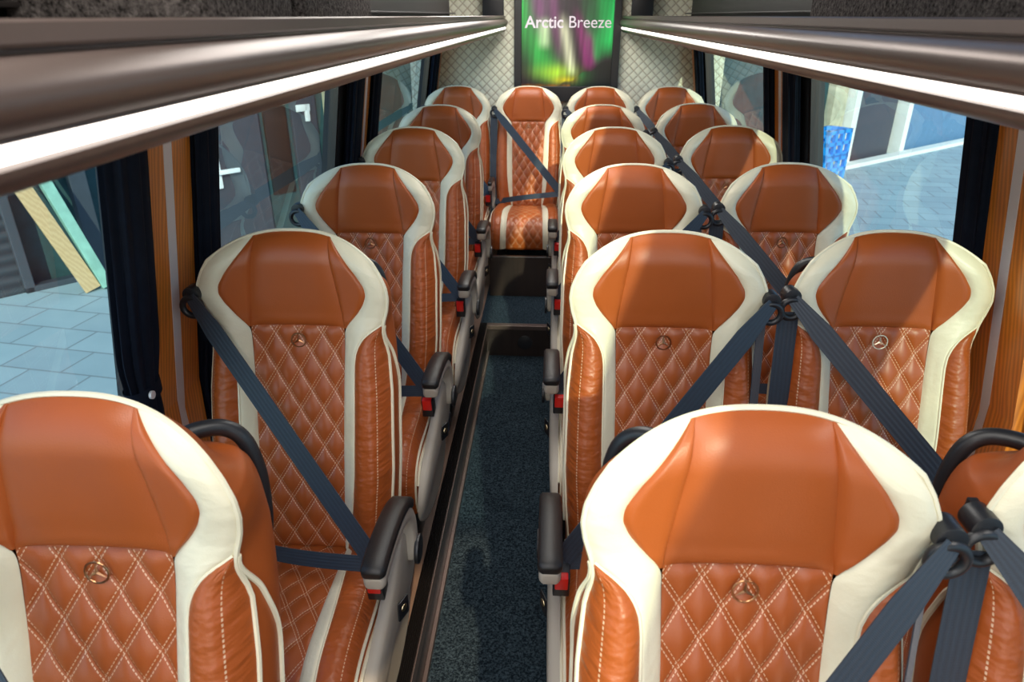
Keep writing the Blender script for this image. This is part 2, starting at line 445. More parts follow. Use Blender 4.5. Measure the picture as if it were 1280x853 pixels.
def make_back_meshes():
    R = {}
    R['backrest'] = shell_mesh()
    R['headrest'] = region('headrest', flip(b1), b1, V_SEAM, .738, 29, 40, .011, M['tan'])
    R['headrest_wing_r'] = region('headrest_wing', b1, b2, V_SEAM, .738, 15, 40, .007, M['tan'], endpuff=False, pw=6)
    R['headrest_wing_l'] = region('headrest_wing', flip(b2), flip(b1), V_SEAM, .738, 15, 40, .007, M['tan'], endpuff=False, pw=6)
    def cr_out(v): return np.where(v < V_BOL, b3(v), xo(v))
    R['cream_trim_r'] = region('cream_trim', b2, cr_out, 0, .74, 23, 130, .005, M['cream_wrinkle'], 'k', False)
    R['cream_trim_l'] = region('cream_trim', lambda v: -cr_out(v), flip(b2), 0, .74, 23, 130, .005, M['cream_wrinkle'], 'k', False)
    R['quilted_panel'] = region('quilted_panel', flip(b1), b1, 0, V_SEAM, 79, 181, .002, M['quilt'], 'm', True, 6, diamonds)
    R['bolster_r'] = region('bolster', b3, xo, 0, V_BOL, 17, 90, .010, M['bolster'], 'k', False)
    def mirror_k(me):
        L = me.uv_layers[0].data
        for d in L: d.uv[0] = 1-d.uv[0]
        return me
    R['bolster_l'] = mirror_k(region('bolster', flip(xo), flip(b3), 0, V_BOL, 17, 90, .010, M['bolster'], 'k', False))
    # piping: outline edge, bolster arcs and the mid-depth seam of the side walls
    mb = MB()
    P = np.array([p for p, v in OUT]); mb.tube([tuple(p+np.array([0, -.0005, 0])) for p in P[3:-3]], .0042, 6)
    nrm_in = []
    for s in (-1, 1):
        vs = np.linspace(.0, V_BOL, 60)
        q = [tuple(front(np.array(s*float(b3(v))), np.array(v), .0012)) for v in vs]
        mb.tube(q, .0028, 6)
        vs = np.linspace(0.02, .536, 50)
        q = []
        for v in vs:
            p = front(np.array(s*float(xo(v))), np.array(v)); r_ = shell_ring(p[None, :], np.array([v]), .5-.49*float(smooth(.33, .526, v)))[0]; q.append((r_[0]+s*.002, r_[1], r_[2]))
        mb.tube(q, .0042, 6)
    R['piping'] = mb.mesh('piping', M['cream'])
    # emblem: ring with a three pointed star, just below the head seam
    def emb(mat):
        mb = MB(); c = front(np.array(0.), np.array(.494), .0115); r = .0165
        th = math.atan(.23)
        def pt(u, w, d=0): return (c[0]+u, c[1]-.0-d+w*.10, c[2]+w)
        mb.tube([pt(r*math.cos(a), r*math.sin(a)) for a in np.linspace(0, 2*PI, 29)[:-1]], .0016, 6, closed=True)
        for k in range(3):
            a = PI/2+k*2*PI/3; ca, sa = math.cos(a), math.sin(a)
            tip = pt(r*ca, r*sa, .0); l = pt(-.003*sa+.0*ca, .003*ca, 0); rr = pt(.003*sa, -.003*ca, 0)
            ctr = pt(0, 0, .0022); bk = pt(0, 0, -.002)
            mb.add([tip, l, rr, ctr, bk], [(0, 1, 3), (0, 3, 2), (0, 4, 1), (0, 2, 4)])
        return mb.mesh('emblem', mat, sharp=25)
    R['emblem'] = emb(M['emblem']); R['emblem_bright'] = emb(M['emblem_bright'])
    return R

# cushion ----------------------------------------------------------------
CPATH = cr([(-.075, .425), (-.16, .445), (-.28, .460), (-.40, .470), (-.485, .468), (-.545, .447), (-.580, .405), (-.588, .35), (-.572, .29)], 121)
CT = np.gradient(CPATH, axis=0); CT /= np.linalg.norm(CT, axis=1)[:, None]
CN = np.stack([-CT[:, 1], CT[:, 0]], 1)*-1       # outward (up / forward)
CL = np.concatenate([[0], np.cumsum(np.linalg.norm(np.diff(CPATH, axis=0), axis=1))]); CQ = CL[-1]
c1 = lambda q: .096+.020*q/CQ
c2 = lambda q: c1(q)+.012+.022*smooth(0, .6, q/CQ)
cw = lambda q: .205+.010*smooth(0, .5, q/CQ)
def cush(x, q, ex=0.):
    y = np.interp(q, CL, CPATH[:, 0]); z = np.interp(q, CL, CPATH[:, 1])
    ny = np.interp(q, CL, CN[:, 0]); nz = np.interp(q, CL, CN[:, 1])
    s = np.abs(x)/cw(q)
    h = .020*smooth(.085, .15, np.abs(x))-.030*np.clip((s-.80)/.2, 0, 1)**2+ex
    return np.stack([x, y+ny*h, z+nz*h], -1)
def cregion(name, L, R, nu, nv, puff, mat, uvmode='m', extra=None, q0=0, q1=None, pw=4):
    q = np.linspace(q0, CQ if q1 is None else q1, nv)[:, None]; k = np.linspace(0, 1, nu)[None, :]
    qq = np.broadcast_to(q, (nv, nu)); l, r = L(q), R(q); x = l+(r-l)*k
    ex = puff*(1-np.abs(2*k-1)**pw)
    if extra is not None: ex = ex+extra(x, qq)*(1-np.abs(2*k-1)**12)
    P = cush(x, qq, ex).reshape(-1, 3)
    U = np.stack([x if uvmode == 'm' else np.broadcast_to(k, x.shape), qq], -1).reshape(-1, 2)
    return mesh(name, P, gridfaces(nu, nv), mat, U)
def make_cushion_meshes():
    R = {}
    R['c_quilt'] = cregion('quilted_panel', flip(c1), c1, 61, 161, .002, M['quilt'], 'm', diamonds)
    R['c_cream_r'] = cregion('cream_trim', c1, c2, 9, 80, .005, M['cream_wrinkle'], 'k')
    R['c_cream_l'] = cregion('cream_trim', flip(c2), flip(c1), 9, 80, .005, M['cream_wrinkle'], 'k')
    R['c_bol_r'] = cregion('bolster', c2, cw, 13, 80, .007, M['bolster'], 'k')
    R['c_bol_l'] = cregion('bolster', flip(cw), flip(c2), 13, 80, .007, M['bolster'], 'k')
    for d in R['c_bol_l'].uv_layers[0].data: d.uv[0] = 1-d.uv[0]
    # body: side walls and underside
    V = []; qs = np.linspace(0, CQ, 60); ncol = 0
    for q in qs:
        w = float(cw(q)); e = cush(np.array(w), np.array(q)); row = []
        for k in np.linspace(0, 1, 5):
            z = e[2]+(.285-e[2])*k; y = e[1]; yb = max(y, -.565) if k > 0 else y
            bul = .006*math.sin(PI*k)
            row.append((w+bul+.004*k, y+(yb-y)*k, min(z, e[2])))
        left = [(-a, b, c) for a, b, c in row]
        V += left[::-1]+[(-w*.5, row[-1][1], .275), (w*.5, row[-1][1], .275)]+row; ncol = len(row)*2+2
    F = gridfaces(ncol, 60)
    F += [(len(V)-ncol+i+1, len(V)-ncol+i, len(V)-ncol+(ncol-1-i), len(V)-ncol+(ncol-2-i)) for i in range(ncol//2-1)]
    R['seat_cushion'] = mesh('seat_cushion', V, F, M['tan'])
    mb = MB()
    for s in (-1, 1):
        e = [cush(np.array(s*float(cw(q))), np.array(q)) for q in np.linspace(.02, CQ, 50)]
        mb.tube([tuple(p) for p in e], .0045, 6)
        mb.tube([(p[0]+s*.006, p[1], max(p[2]-.022, .29)) for p in e[:40]], .0045, 6)
        mb.tube([tuple(cush(np.array(s*float(c2(q))), np.array(q), .001)) for q in np.linspace(0, CQ, 50)], .0025, 6)
    R['c_piping'] = mb.mesh('piping', M['cream'])
    return R

def make_hardware():
    R = {}
    for s in (-1, 1):
        k = 'r' if s > 0 else 'l'
        # side panel of the base on the aisle side
        poly = cr([(-.07, .46), (-.11, .51), (-.17, .525), (-.25, .505), (-.34, .470), (-.46, .440), (-.555, .400), (-.600, .345), (-.592, .285), (-.50, .215), (-.36, .165), (-.22, .155), (-.10, .20), (-.065, .32), (-.07, .46)], 57)[:-1]
        n = len(poly); c = poly.mean(0); V = []; rings = []
        for off, kx in ((.224, 1.0), (.239, 1.0), (.246, .965), (.250, .90), (.252, .6), (.252, .0)):
            for a, b in poly:
                pa, pb = c+(np.array([a, b])-c)*kx
                tuck = .055*max(0, (.42-pb)/.26)**2
                V.append((s*max(off-tuck, .2242+(off-.224)*.15), pa, pb))
        R['side_panel_'+k] = mesh('side_panel', V, gridfaces(n, 6, closeu=True), M['beige'])
        mb = MB(); mb.box((s*.2525-.002, -.305, .372), (s*.2525+.002, -.270, .424)); mb.V = [(x_+s*max(0, y_+.305)*.40, y_, z_) for x_, y_, z_ in mb.V]; R['badge_'+k] = mb.mesh('badge', M['black'], .002)
        mb = MB(); mb.cyl((s*.2545, -.2875, .400), 'x', .0095, .003); mb.V = [(x_+s*(y_+.305)*.40, y_, z_) for x_, y_, z_ in mb.V]; R['badge_disc_'+k] = mb.mesh('badge_emblem', M['metalbadge'], .0008)
        # armrest
        path = cr([(-.155, .43), (-.148, .50), (-.160, .555), (-.202, .604), (-.272, .630), (-.350, .640), (-.418, .641), (-.456, .636)], 40)
        tn = np.gradient(path, axis=0); tn /= np.linalg.norm(tn, axis=1)[:, None]; nn = np.stack([tn[:, 1], -tn[:, 0]], 1)  # towards outer side of the bend
        if nn[25][1] < 0: nn = -nn
        def sweep(i0, i1, o0, o1, hw, name, mat, x0):
            V = []; sec = [(-1, -.6), (-.8, -1), (.8, -1), (1, -.6), (1, .5), (.75, 1), (-.75, 1), (-1, .5)]; m = len(sec); idx = list(range(i0, i1))
            for j, i in enumerate(idx):
                e = min(j, len(idx)-1-j); sh = 1 if e > 1 else (.92 if e == 1 else .72)
                for a, b in sec:
                    r = (o0+o1)/2+(o1-o0)/2*b*sh
                    V.append((x0+a*hw*sh, path[i][0]+nn[i][0]*r, path[i][1]+nn[i][1]*r))
            F = gridfaces(m, len(idx), closeu=True)+[tuple(range(m))[::-1], tuple(len(V)-m+q for q in range(m))]
            mb = MB(); mb.add(V, F); return mb.mesh(name, mat, .004, 2, True, 50)
        R['armrest_'+k] = sweep(0, 40, -.024, .016, .022, 'armrest', M['beige'], s*.250)
        R['arm_pad_'+k] = sweep(13, 40, .008, .034, .0245, 'arm_pad', M['softblack'], s*.250)
        R['arm_slim_'+k] = sweep(0, 40, -.024, .016, .012, 'armrest', M['beige'], s*.2225)
        R['pad_slim_'+k] = sweep(13, 40, .008, .034, .014, 'arm_pad', M['softblack'], s*.2225)
        mb = MB(); mb.cyl((s*.274, -.155, .455), 'x', .036, .010, 28, ); R['pivot_cap_'+k] = mb.mesh('pivot_cap', M['black'], .003)
        # buckle between cushion and armrest
        mb = MB(); mb.box((-.018, -.020, -.035), (.018, .020, .035)); R['buckle_'+k] = mb.mesh('buckle', M['black'], .004)
        mb = MB(); mb.box((-.014, -.0235, -.004), (.014, -.006, .038)); R['button_'+k] = mb.mesh('release_button', M['red'], .003)
        # grab handle on the rear corner
        p = cr([(s*.08, .085, 1.085), (s*.105, .108, 1.090), (s*.135, .128, 1.083), (s*.158, .134, 1.060), (s*.170, .134, 1.01), (s*.173, .128, .95), (s*.171, .116, .90), (s*.160, .098, .870), (s*.14, .06, .86)], 40)
        mb = MB(); mb.tube([tuple(q) for q in p], .0125, 10); R['grab_handle_'+k] = mb.mesh('grab_handle', M['black'])
        # shoulder guide: knob and slotted loop
        mb = MB()
        mb.cyl((s*.222, -.030, 1.058), 'y', .019, .034, 20); bx_ = sorted((s*.150, s*.224)); mb.box((bx_[0], -.018, 1.046), (bx_[1], .004, 1.070))
        loop = [(s*.222+.022*math.cos(a), -.048, 1.032+.022*math.sin(a)) for a in np.linspace(0, 2*PI, 25)[:-1]]
        mb.tube(loop, .0075, 8, closed=True); R['belt_guide_'+k] = mb.mesh('belt_guide', M['black'], .002)
        R['belt_'+k] = belt_mesh(s, False); R['lap_'+k] = belt_mesh(s, True)
    # base frame
    mb = MB()
    for y in (-.44, -.14):
        mb.box((-.20, y-.02, .235), (.20, y+.02, .275))
    for x in (-.17, .17): mb.box((x-.015, -.50, .245), (x+.015, -.08, .275))
    R['seat_frame'] = mb.mesh('seat_frame', M['steel'], .004)
    for i, x in enumerate((-.15, .15)):
        mb = MB(); mb.prism([(-.44, .24), (-.14, .24), (-.20, .05), (-.12, .0), (-.46, .0), (-.38, .05)], 'x', x-.02, x+.02)
        R['leg%d' % i] = mb.mesh('leg', M['steel'], .004)
    return R
def ribbon(name, P, W, width, mat):
    P = np.asarray(P); W = np.asarray(W); n = len(P); V = []; U = []; d = np.concatenate([[0], np.cumsum(np.linalg.norm(np.diff(P, axis=0), axis=1))])
    nr = np.cross(np.gradient(P, axis=0), W); nr /= np.linalg.norm(nr, axis=1)[:, None]+1e-9
    sec = [(-1, -1), (-.5, -1), (0, -1), (.5, -1), (1, -1), (1, 1), (.5, 1), (0, 1), (-.5, 1), (-1, 1)]
    for i in range(n):
        for a, b in sec:
            V.append(P[i]+W[i]*a*width/2+nr[i]*b*.0009); U.append((a*.5+.5, d[i]))
    F = gridfaces(len(sec), n, closeu=True)+[tuple(range(10))[::-1], tuple(10*(n-1)+q for q in range(10))]
    mb = MB(); mb.add(V, F, U); return mb.mesh(name, mat, 0, sharp=60)
def belt_mesh(side, lap):
    """side=+1: shoulder guide on viewer's right (+x), buckle on -x"""
    s = side
    if lap:
        xs = np.linspace(-s*.232, s*.215, 30); y0 = np.linspace(-.345, -.17, 30)
        z = np.linspace(.575, .475, 30)+.004+.012*np.sin(np.linspace(0, PI, 30))
        P = np.stack([xs, y0-.03*np.sin(np.linspace(0, PI, 30)), z], 1)
        W = np.tile(np.array([0, .45, .89]), (30, 1)); return ribbon('lap_belt', P, W, .034, M['belt'])
    n = 60; k = np.linspace(0, 1, n)
    x = s*.222+(-s*.222-s*.222)*k; t = .606+(.135-.606)*k
    y = np.full(n, 9.)
    dd = np.array([-2*s*.222, -.471]); dd /= np.linalg.norm(dd)
    for o in (-.026, -.013, 0, .013, .026):
        for a_ in (-.02, 0, .02):
            tx = np.clip(t+o*dd[0]+a_*dd[1], 0, .70); lim = xo(tx)-.002; sx = np.clip(x-o*dd[1]+a_*dd[0], -lim, lim)
            y = np.minimum(y, lean(tx)-fwd(sx, tx)-.011)
    y[0] = min(-.050, y[0]); y[-1] = -.345
    # taut: keep the forward hull
    pts = [(k[i], -y[i]) for i in range(n)]; hull = []
    for p in pts:
        while len(hull) >= 2 and (hull[-1][1]-hull[-2][1])*(p[0]-hull[-2][0]) <= (p[1]-hull[-2][1])*(hull[-1][0]-hull[-2][0]): hull.pop()
        hull.append(p)
    yh = -np.interp(k, [h[0] for h in hull], [h[1] for h in hull])
    P = np.stack([x, yh, Z0+t], 1)
    d = np.array([-2*s*.222, 0, -.471]); d /= np.linalg.norm(d); w = np.array([-d[2], 0, d[0]])
    W = np.tile(w, (n, 1)); W[:, 1] = 0
    for i in range(min(8, n)):                     # gathered at the loop
        f = .55+.45*i/8; W[i] *= f
    mb = ribbon('shoulder_belt', P, W, .048, M['belt'])
    return mb
def strap_mesh(s):
    n = 30; k = np.linspace(0, 1, n); t = .572-.63*k
    x = s*((.206 if s > 0 else .224)+.004*np.sin(k*PI)); v = np.clip(t, 0, .7)
    y = lean(t)-fwd(np.full(n, .21), v)-.012; y[0] = -.042
    y = np.minimum(y, np.interp(k, [0, 1], [-.04, -.16])); x = x-s*.006*k
    P = np.stack([x, y, Z0+t], 1); W = np.tile(np.array([1., 0, 0]) if s < 0 else np.array([.62, .78, 0]), (n, 1))
    return ribbon('hanging_belt', P, W, .046, M['belt'])

B = {}
B.update(make_back_meshes()); B.update(make_cushion_meshes()); B.update(make_hardware())
B['strap_r'] = strap_mesh(1); B['strap_l'] = strap_mesh(-1)

def make_seat(loc, label, group, guide, arms, handle, slim=False, strap=True, bright=False, rz=0):
    """guide: side of the shoulder loop (+1/-1); arms: sides with an armrest; handle: side of the rear grab handle"""
    r = empty('passenger_seat', loc); r.rotation_euler = (0, 0, rz); tag(r, label, 'seat', group)
    K = {1: 'r', -1: 'l'}
    b = link('backrest', B['backrest'], r)
    for k, n in (('headrest', 'headrest'), ('headrest_wing_l', 'headrest_wing'), ('headrest_wing_r', 'headrest_wing'), ('cream_trim_l', 'cream_trim'), ('cream_trim_r', 'cream_trim'),
                 ('quilted_panel', 'quilted_panel'), ('bolster_l', 'bolster'), ('bolster_r', 'bolster'), ('piping', 'piping')):
        link(n, B[k], b)
    e = link('emblem', B['emblem_bright' if bright else 'emblem'], b); e['label'] = 'metal ring emblem with a three pointed star'
    c = link('seat_cushion', B['seat_cushion'], r)
    for k, n in (('c_quilt', 'quilted_panel'), ('c_cream_l', 'cream_trim'), ('c_cream_r', 'cream_trim'), ('c_bol_l', 'bolster'), ('c_bol_r', 'bolster'), ('c_piping', 'piping')):
        link(n, B[k], c)
    f = link('seat_frame', B['seat_frame'], r); link('leg', B['leg0'], f); link('leg', B['leg1'], f)
    for a in arms:
        k = K[a]
        if slim:
            am = link('armrest', B['arm_slim_'+k], r); link('arm_pad', B['pad_slim_'+k], am)
        else:
            sp = link('side_panel', B['side_panel_'+k], r); bd = link('badge', B['badge_'+k], sp); link('badge_emblem', B['badge_disc_'+k], sp)
            am = link('armrest', B['armrest_'+k], r); link('arm_pad', B['arm_pad_'+k], am); link('pivot_cap', B['pivot_cap_'+k], am)
    if handle: link('grab_handle', B['grab_handle_'+K[handle]], r)
    if guide:
        k = K[guide]
        sb = link('seat_belt', B['belt_'+k], r); link('belt_guide', B['belt_guide_'+k], sb); link('lap_belt', B['lap_'+k], sb)
        if strap: link('hanging_belt', B['strap_'+k], sb)
        bk = link('buckle', B['buckle_'+K[-guide]], r, (-guide*.224, -.352, .535)); bk.rotation_euler = (.25, 0, 0)
        rb = link('release_button', B['button_'+K[-guide]], bk); rb['label'] = 'red release button'
    return r

ORD = ['nearest the camera', 'second back from the camera', 'third back from the camera', 'fourth back from the camera', 'fifth back from the camera']
for i, (x, y) in enumerate(((-.600, .708), (-.572, 1.448), (-.583, 2.190), (-.578, 2.970), (-.583, 3.740))):
    make_seat((x, y, 0), 'tan and cream single seat left of the aisle, ' + ORD[i], 'single seats left of the aisle', -1, (1,), 1, strap=False)
for i, y in enumerate((.722, 1.480, 2.230, 3.010, 3.785)):
    make_seat((.267, y, 0), 'tan and cream aisle seat of the right pairs, ' + ORD[i], 'aisle seats right of the aisle', 1, (-1,), -1)
for i, y in enumerate((.745, 1.510, 2.272, 3.082, 3.878)):
    make_seat((.764, y, 0), 'tan and cream seat beside the right windows, ' + ORD[i], 'window seats of the right pairs', -1, (), -1, bright=(i == 1))
YB = 4.77
make_seat((-.620, YB, 0), 'rear bench seat in the left corner below the quilted wall', 'back row of four seats', -1, (), 0, strap=False)
make_seat((-.154, YB, 0), 'rear bench seat facing straight down the aisle with armrests both sides', 'back row of four seats', -1, (-1, 1), 0, slim=True)
make_seat((.311, YB, 0), 'rear bench seat just right of the aisle in front of the poster edge', 'back row of four seats', -1, (), 0)
make_seat((.771, YB+.03, 0), 'rear bench seat in the right corner by the window', 'back row of four seats', -1, (), 0)

# ------------------------------------------------------------------ the shell of the bus
CX = .085
def wx(z, s, off=0.):        # inner face of a side wall at height z
    return CX+s*(1.0-max(0, z-.75)*.16-off)
Y0, Y1 = -1.90, 5.20
def wallstrip(s, y0, y1, z0, z1, th, mb):
    """slab following the leaning wall; th = thickness outward"""
    zs = [z0]+([.75] if z0 < .75 < z1 else [])+[z1]
    poly = [(wx(z, s), z) for z in zs]+[(wx(z, s)+s*th, z) for z in zs[::-1]]
    return mb.prism(poly, 'y', y0, y1)
WIN = {-1: [(-.75, 1.31), (1.575, 2.80), (3.22, 4.97)], 1: [(-.75, 1.38), (1.64, 2.90), (3.30, 4.97)]}
WZ0, WZ1 = .70, 1.60
wn = 0
for s, side in ((-1, 'left'), (1, 'right')):
    mb = MB()
    wallstrip(s, Y0, Y1, -.20, WZ0, .06, mb); wallstrip(s, Y0, Y1, WZ1, 2.0, .06, mb)
    ys = [Y0]+[q for w in WIN[s] for q in w]+[Y1]
    for a, b in zip(ys[::2], ys[1::2]): wallstrip(s, a, b, WZ0, WZ1, .06, mb)
    struct('wall_'+side, mb.mesh('wall_'+side, M['greytrim'], 0, smooth=False))
    for a, b in WIN[s]:
        wn += 1
        mb = MB()
        wallstrip(s, a, a+.025, WZ0, WZ1, .03, mb); wallstrip(s, b-.025, b, WZ0, WZ1, .03, mb)
        wallstrip(s, a, b, WZ0, WZ0+.025, .03, mb); wallstrip(s, a, b, WZ1-.025, WZ1, .03, mb)
        w = struct('window_%d' % wn, mb.mesh('window_frame', M['darkwood'], 0, smooth=False))
        V = [(wx(z, s)+s*.02, y, z) for z in (WZ0+.01, WZ1-.01) for y in (a+.01, b-.01)]
        V = [V[0], V[1], V[3], V[2]]
        link('pane', mesh('pane', V, [(0, 1, 2, 3)], M['glass'], smooth=False), w)
# wooden pillar covers with a silver channel
tn = 0
def pillar(s, y0, y1, yc, name):
    global tn; tn += 1
    mb = MB(); ym = yc
    for a, b in ((y0, ym-.017), (ym+.017, y1)):
        for z0, z1 in zip(np.linspace(.0, 1.58, 9)[:-1], np.linspace(.0, 1.58, 9)[1:]):
            poly = [(wx(z0, s, .03), z0), (wx(z1, s, .03), z1), (wx(z1, s)-s*.0005, z1), (wx(z0, s)-s*.0005, z0)]
            mb.prism(poly, 'y', a, b)
    o = struct('trim_%d' % tn, mb.mesh('pillar_cover', M['wood'], 0, smooth=False))
    mb = MB()
    for z0, z1 in ((0, .75), (.75, 1.58)):
        mb.prism([(wx(z0, s, .031), z0), (wx(z1, s, .031), z1), (wx(z1, s)-s*.0005, z1), (wx(z0, s)-s*.0005, z0)], 'y', ym-.0165, ym+.0165)
    link('channel', mb.mesh('channel', M['silver'], 0, smooth=False), o)
pillar(-1, 1.320, 1.512, 1.415, 'l'); pillar(1, 1.39, 1.585, 1.50, 'r')
pillar(-1, 3.01, 3.165, 3.10, 'l'); pillar(1, 3.095, 3.255, 3.18, 'r')
for s in (-1, 1):                              # wooden corner strips at the rear wall
    tn += 1; mb = MB()
    mb.prism([(wx(0, s, .05), 0), (wx(.75, s, .05), .75), (wx(1.58, s, .05), 1.58), (wx(1.58, s)-s*.0005, 1.58), (wx(.75, s)-s*.0005, .75), (wx(0, s)-s*.0005, 0)], 'y', 5.08, 5.15)
    struct('trim_%d' % tn, mb.mesh('corner_strip', M['wood'], .004, smooth=False))

# curtains: gathered pleated bundles beside the pillars
def curtain(s, y0, y1, label, tie=.90, group='navy curtains tied back at the windows'):
    yc, hw = (y0+y1)/2, (y1-y0)/2; n = 96; V = []; zs = np.linspace(.66, 1.515, 40)
    ph = random.random()*6
    for z in zs:
        pin = 1-.30*math.exp(-((z-tie)/.06)**2)-.12*smooth(tie, tie-.25, z)*0
        for k in range(n):
            a = 2*PI*k/n; rip = 1+.13*math.sin(9*a+ph)+.05*math.sin(17*a+2*ph+z*2)
            xx = wx(z, s, .034)+.024*rip*math.cos(a)*(.85+.15*pin)
            V.append((xx, yc+hw*rip*.93*pin*math.sin(a), z))
    F = gridfaces(n, len(zs), closeu=True)+[tuple(range(n))[::-1], tuple(len(V)-n+i for i in range(n))]
    mb = MB(); mb.add(V, F)
    o = tag(link('curtain', mb.mesh('curtain', M['curtain'], 0, sharp=80)), label, 'curtain', group)
    mb = MB(); V = []
    for dz in (-.016, .016):
        for k in range(40):
            a = 2*PI*k/40; V.append((wx(tie, s, .034)+.028*math.cos(a), yc+(hw*.80)*math.sin(a), tie+dz))
    mb.add(V, gridfaces(40, 2, closeu=True)); b = link('tieback', mb.mesh('tieback', M['curtain']), o)
    mb = MB(); mb.cyl((wx(tie, s, .064), yc+hw*.28*(-1), tie), 'x', .009, .006, 16); link('press_stud', mb.mesh('press_stud', M['silver'], .001), b)
    return o
curtain(-1, 1.185, 1.318, 'navy pleated curtain tied back left of the nearest left wooden pillar')
curtain(-1, 1.515, 1.62, 'narrow navy curtain just behind the nearest left wooden pillar')
curtain(-1, 2.83, 3.00, 'navy curtain in front of the second left wooden pillar')
curtain(-1, 3.172, 3.31, 'dark curtain behind the second left wooden pillar')
curtain(-1, 4.93, 5.07, 'navy curtain in the rear left corner by the quilted wall')
curtain(1, 1.59, 1.69, 'navy pleated curtain at the nearest right wooden pillar')
curtain(1, 2.925, 3.09, 'navy curtain in front of the second right wooden pillar')
curtain(1, 3.26, 3.36, 'dark curtain behind the second right wooden pillar')
curtain(1, 4.93, 5.07, 'navy curtain in the rear right corner by the quilted wall')

# rear wall
def uvquad(name, x0, x1, z0, z1, y, mat):
    V = [(x0, y, z0), (x1, y, z0), (x1, y, z1), (x0, y, z1)]
    return mesh(name, V, [(0, 1, 2, 3)], mat, [(x0, z0), (x1, z0), (x1, z1), (x0, z1)], False)
struct('wall_rear', uvquad('wall_rear', -1.0, 1.17, 0, 2.0, 5.19, M['rearquilt']))

# floor: sunken aisle, podium either side, raised rear landing
AX0, AX1, AZ, AY = -.345, .055, -.19, 3.637
struct('floor', MB().box((AX0, Y0, AZ-.03), (AX1, AY, AZ)).mesh('floor', M['carpet'], smooth=False))
mb = MB(); mb.box((-.92, Y0, -.20), (AX0-.040, 5.19, 0)); tn += 1
struct('trim_%d' % tn, mb.mesh('podium_left', M['podium'], smooth=False))
mb = MB(); mb.box((AX1+.040, Y0, -.20), (1.09, 5.19, 0)); tn += 1
struct('trim_%d' % tn, mb.mesh('podium_right', M['podium'], smooth=False))
def rail(x0, x1, s):
    mb = MB()   # grooved black nosing with a riser face; s = side the aisle is on
    xs = np.linspace(x0, x1, 15); poly = [(x0, -.0)]+[(x, .006-(.004 if i % 2 else 0)) for i, x in enumerate(xs)]+[(x1, 0), (x1, -.195), (x0, -.195)]
    mb.prism(poly, 'y', Y0, AY+.03); return mb.mesh('step_edge', M['blackrail'], 0, smooth=False)
tn += 1; r = struct('trim_%d' % tn, rail(AX0-.040, AX0, 1))
mb = MB(); mb.box((AX0, Y0, -.05), (AX0+.004, AY, -.002)); mb.box((AX0, Y0, -.19), (AX0+.012, AY, -.165)); link('edge_strip', mb.mesh('edge_strip', M['edge'], .001, smooth=False), r)
tn += 1; r = struct('trim_%d' % tn, rail(AX1, AX1+.040, -1))
mb = MB(); mb.box((AX1-.004, Y0, -.05), (AX1, AY, -.002)); link('edge_strip', mb.mesh('edge_strip', M['edge'], .001, smooth=False), r)
# riser at the end of the aisle with a round loudspeaker grille
tn += 1; mb = MB(); mb.box((AX0, AY, -.20), (AX1, AY+.03, -.001))
r = struct('trim_%d' % tn, mb.mesh('riser', M['darkwood'], smooth=False))
link('edge_strip', MB().box((AX0, AY-.006, -.022), (AX1, AY+.03, .004)).mesh('edge_strip', M['edge'], .002, smooth=False), r)
mb = MB(); mb.cyl((-.125, AY-.004, -.10), 'y', .042, .012, 28)
tag(link('vent', mb.mesh('vent', M['black'], .003)), 'round black vent in the dark riser at the end of the aisle', 'vent')
tn += 1; struct('trim_%d' % tn, MB().box((AX0-.04, AY+.03, -.20), (AX1+.04, 5.19, .001)).mesh('landing', M['carpet'], smooth=False))
tn += 1; struct('trim_%d' % tn, MB().box((AX0-.02, 4.10, .001), (AX1+.06, 4.13, .262)).mesh('kick_board', M['darkwood'], .003, smooth=False))

# ceiling in two halves with an added, unseen slot between to let the sun in
mb = MB(); mb.box((-.95, Y0, 2.0), (.30, Y1, 2.05)); mb.box((.50, Y0, 2.0), (1.12, Y1, 2.05)); mb.box((.30, 2.9, 2.0), (.50, Y1, 2.05))
struct('ceiling', mb.mesh('ceiling', M['ceiling'], smooth=False))
wn += 1; mb = MB(); mb.box((.30, Y0, 2.035), (.50, Y0+.03, 2.05)); mb.box((.30, 2.87, 2.035), (.50, 2.9, 2.05))
w = struct('window_%d' % wn, mb.mesh('added_slot_frame', M['greytrim'], smooth=False))  # added frame and pane over the sun slot, no known roof window
link('pane', mesh('pane', [(.30, Y0, 2.03), (.50, Y0, 2.03), (.50, 2.9, 2.03), (.30, 2.9, 2.03)], [(0, 1, 2, 3)], M['glass'], smooth=False), w)

